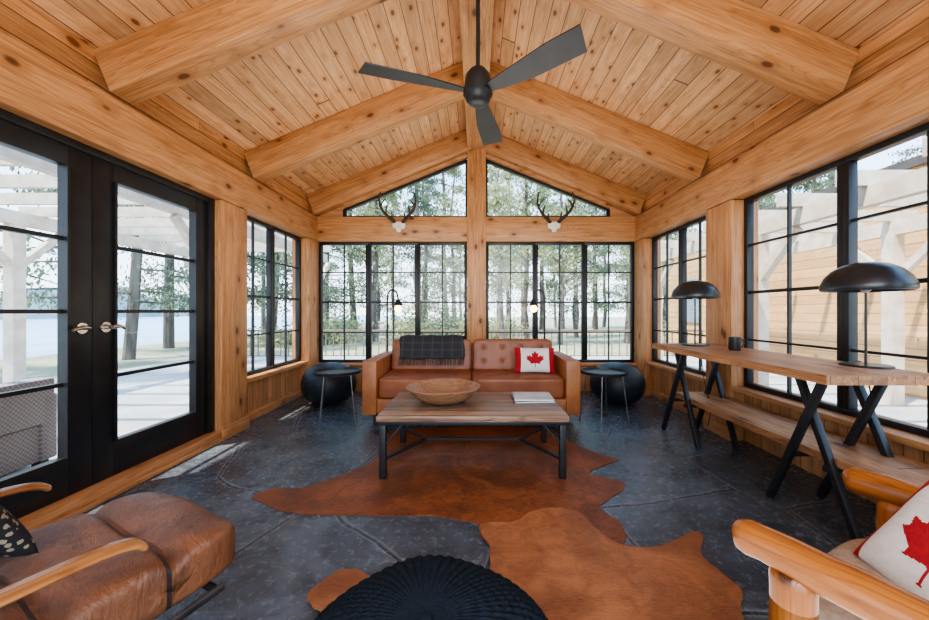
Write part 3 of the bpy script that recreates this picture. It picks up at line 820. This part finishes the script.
def mktree(seed,H,leaf,conifer):
    rnd=random.Random(seed)
    e=bpy.data.objects.new('tree',None); COL.objects.link(e)
    b=B(); pts=[];x=y=0
    for i in range(9):
        pts.append((x,y,H*i/8)); x+=rnd.uniform(-.12,.12); y+=rnd.uniform(-.12,.12)
    r0=H*.010+.03
    b.tube(pts,[r0*(1-.85*i/8) for i in range(9)],9)
    tips=[]
    nb=44 if conifer else 28
    for k in range(nb):
        t=rnd.uniform(.12,.97); i=min(7,int(t*8)); p=Vector(pts[i]).lerp(Vector(pts[i+1]),t*8-i)
        a=rnd.uniform(0,6.28); L=(H*.14*(1.05-t)+.3)*rnd.uniform(.7,1.2)
        q=p+Vector((math.cos(a)*L,math.sin(a)*L,(-.2 if conifer else .35)*L)); 
        m=p.lerp(q,.5)+Vector((0,0,.08*L))
        b.tube([p,m,q],[r0*.25,r0*.15,.008],5)
        for s_ in range(12 if conifer else 10):
            tt=rnd.uniform(.2,1.05); tips.append((p.lerp(q,tt),(L*.12+.07) if conifer else (L*.18+.12)))
    b.obj('trunk',barkM,e)
    lb=bmesh.new()
    for c_,rad in tips:
        for k in range(12):
            c=c_+Vector((rnd.gauss(0,rad),rnd.gauss(0,rad),rnd.gauss(0,rad*.5)))
            s_=rnd.uniform(.05,.10) if not conifer else rnd.uniform(.045,.10); E=Euler((rnd.uniform(0,6.3),rnd.uniform(0,6.3),rnd.uniform(0,6.3))).to_matrix()
            wd=.6 if not conifer else .38
            vs=[lb.verts.new(c+E@Vector(v)*s_) for v in ((-1,0,0),(0,-wd,0),(1,0,0),(0,wd,0))]
            lb.faces.new(vs)
    L_=B(); L_.merge(lb,0); L_.obj('foliage',leaf,e,smooth=False,kind='stuff')
    e['category']='tree'; e['group']='forest trees around the room'
    return e
protos=[(mktree(1,10,leafA,False),'slender broadleaf tree with yellow-green foliage'),(mktree(2,12,leafB,True),'tall dark green conifer in the forest'),
        (mktree(3,9,leafA,False),'bushy broadleaf tree with low branches'),(mktree(4,14,leafB,True),'very tall thin conifer with drooping branches')]
spots=[]
rr=random.Random(11)
def ok(x,y):
    if abs(x)<5 and y<8: return False
    if 2.6<x<12 and y<13: return False
    if -9<x<-2.6 and y<9.5: return False
    for a,b_ in spots:
        if (a-x)**2+(b_-y)**2<4.2: return False
    return True
tries=0
while len(spots)<62 and tries<6000:
    tries+=1
    z=rr.random()
    if z<.58: x,y=rr.uniform(-12.5,13),rr.uniform(12.5,30)
    elif z<.84: x,y=rr.uniform(-12.8,-9),rr.uniform(-1,18)
    else: x,y=rr.uniform(5,18),rr.uniform(13,24)
    if ok(x,y): spots.append((x,y))
for i,(x,y) in enumerate(spots):
    k=i%4
    if x<-8.9 and i>=4: k=1 if i%2 else 3
    pr,lab=protos[k]
    s_=rr.uniform(.8,1.2)
    if i<4: t=pr; t.location=(x,y,-.22)
    else: t=dup(pr,(x,y,-.22),(0,0,rr.uniform(0,6.28)),scale=(s_,s_,s_))
    t['label']=lab
def mkbush(seed):
    rnd=random.Random(seed); e=bpy.data.objects.new('bush',None); COL.objects.link(e)
    b=B(); 
    for k in range(7):
        a=rnd.uniform(0,6.28); b.tube([(0,0,0),(math.cos(a)*.3,math.sin(a)*.3,.5),(math.cos(a)*.6,math.sin(a)*.6,1.0)],[.03,.02,.006],5)
    b.obj('stem',barkM,e)
    lb=bmesh.new()
    for k in range(1500):
        c=Vector((rnd.gauss(0,.5),rnd.gauss(0,.5),abs(rnd.gauss(.6,.35)))); s_=rnd.uniform(.04,.09)
        E=Euler((rnd.uniform(0,6.3),rnd.uniform(0,6.3),0)).to_matrix()
        lb.faces.new([lb.verts.new(c+E@Vector(v)*s_) for v in ((-1,0,0),(0,-.6,0),(1,0,0),(0,.6,0))])
    L_=B(); L_.merge(lb,0); L_.obj('foliage',leafA,e,smooth=False,kind='stuff')
    e['category']='bush'; e['group']='undergrowth bushes'; e['label']='leafy green bush at the forest edge'; return e
bp=mkbush(5)
for i in range(12):
    x=rr.uniform(-9,12); y=rr.uniform(12.5,19)
    if x>4 and y<12: y+=3
    if i==0: bp.location=(x,y,-.22)
    else: dup(bp,(x,y,-.22),(0,0,rr.uniform(0,6)),scale=(1.1,1.1,rr.uniform(.5,1.0)))

# ================================================================== LIGHT
w=bpy.data.worlds.new('World'); scene.world=w; w.use_nodes=True
nt=w.node_tree; nt.nodes.clear()
out=nt.nodes.new('ShaderNodeOutputWorld'); bg=nt.nodes.new('ShaderNodeBackground')
tc=nt.nodes.new('ShaderNodeTexCoord'); sp=nt.nodes.new('ShaderNodeSeparateXYZ'); nt.links.new(tc.outputs['Generated'],sp.inputs[0])
rp=nt.nodes.new('ShaderNodeValToRGB'); nt.links.new(sp.outputs[2],rp.inputs[0])
rp.color_ramp.elements[0].position=.0; rp.color_ramp.elements[0].color=(.82,.92,1,1)
rp.color_ramp.elements[1].position=.40; rp.color_ramp.elements[1].color=(.36,.62,1,1)
nt.links.new(rp.outputs[0],bg.inputs[0]); bg.inputs[1].default_value=4.9
nt.links.new(bg.outputs[0],out.inputs[0])
def light(name,ty,loc,rot,en,size=1,sy=None,col=(1,1,1)):
    L=bpy.data.lights.new(name,ty); L.energy=en; L.color=col
    if ty=='AREA':
        L.size=size
        if sy: L.shape='RECTANGLE'; L.size_y=sy
    if ty=='SUN': L.angle=size
    o=bpy.data.objects.new(name,L); COL.objects.link(o); o.location=loc; o.rotation_euler=rot; return o
d=Vector((.38,.22,-.90)).normalized()
s=light('sun','SUN',(0,0,10),(0,0,0),13,R(1.5),col=(1,.94,.84)); s.rotation_euler=d.to_track_quat('-Z','Y').to_euler()
light('fill_light_rear','AREA',(0,-1.3,2.0),(R(100),0,0),100,3.0,1.6,(1,.95,.90))  # added fill behind the camera, not a lamp of the room
light('fill_light_up','AREA',(0,.2,.5),(R(180),0,0),15,1.6,1.6,(1,.94,.88))  # unseen upward fill added to brighten the ceiling
light('fill_light_far','AREA',(0,3.4,.9),(R(180),0,0),36,2.2,1.2,(1,.95,.90))  # extra fill added to lift the far end, no fixture there

cam=bpy.data.cameras.new('cam'); cam.lens=14; cam.sensor_width=36; cam.clip_start=.05; cam.clip_end=300
cam.shift_x=-(476.5-464.5)/929; cam.shift_y=1/929
co=bpy.data.objects.new('camera',cam); COL.objects.link(co); co.location=(0,0,1.13); co.rotation_euler=(R(90),0,0)
scene.camera=co
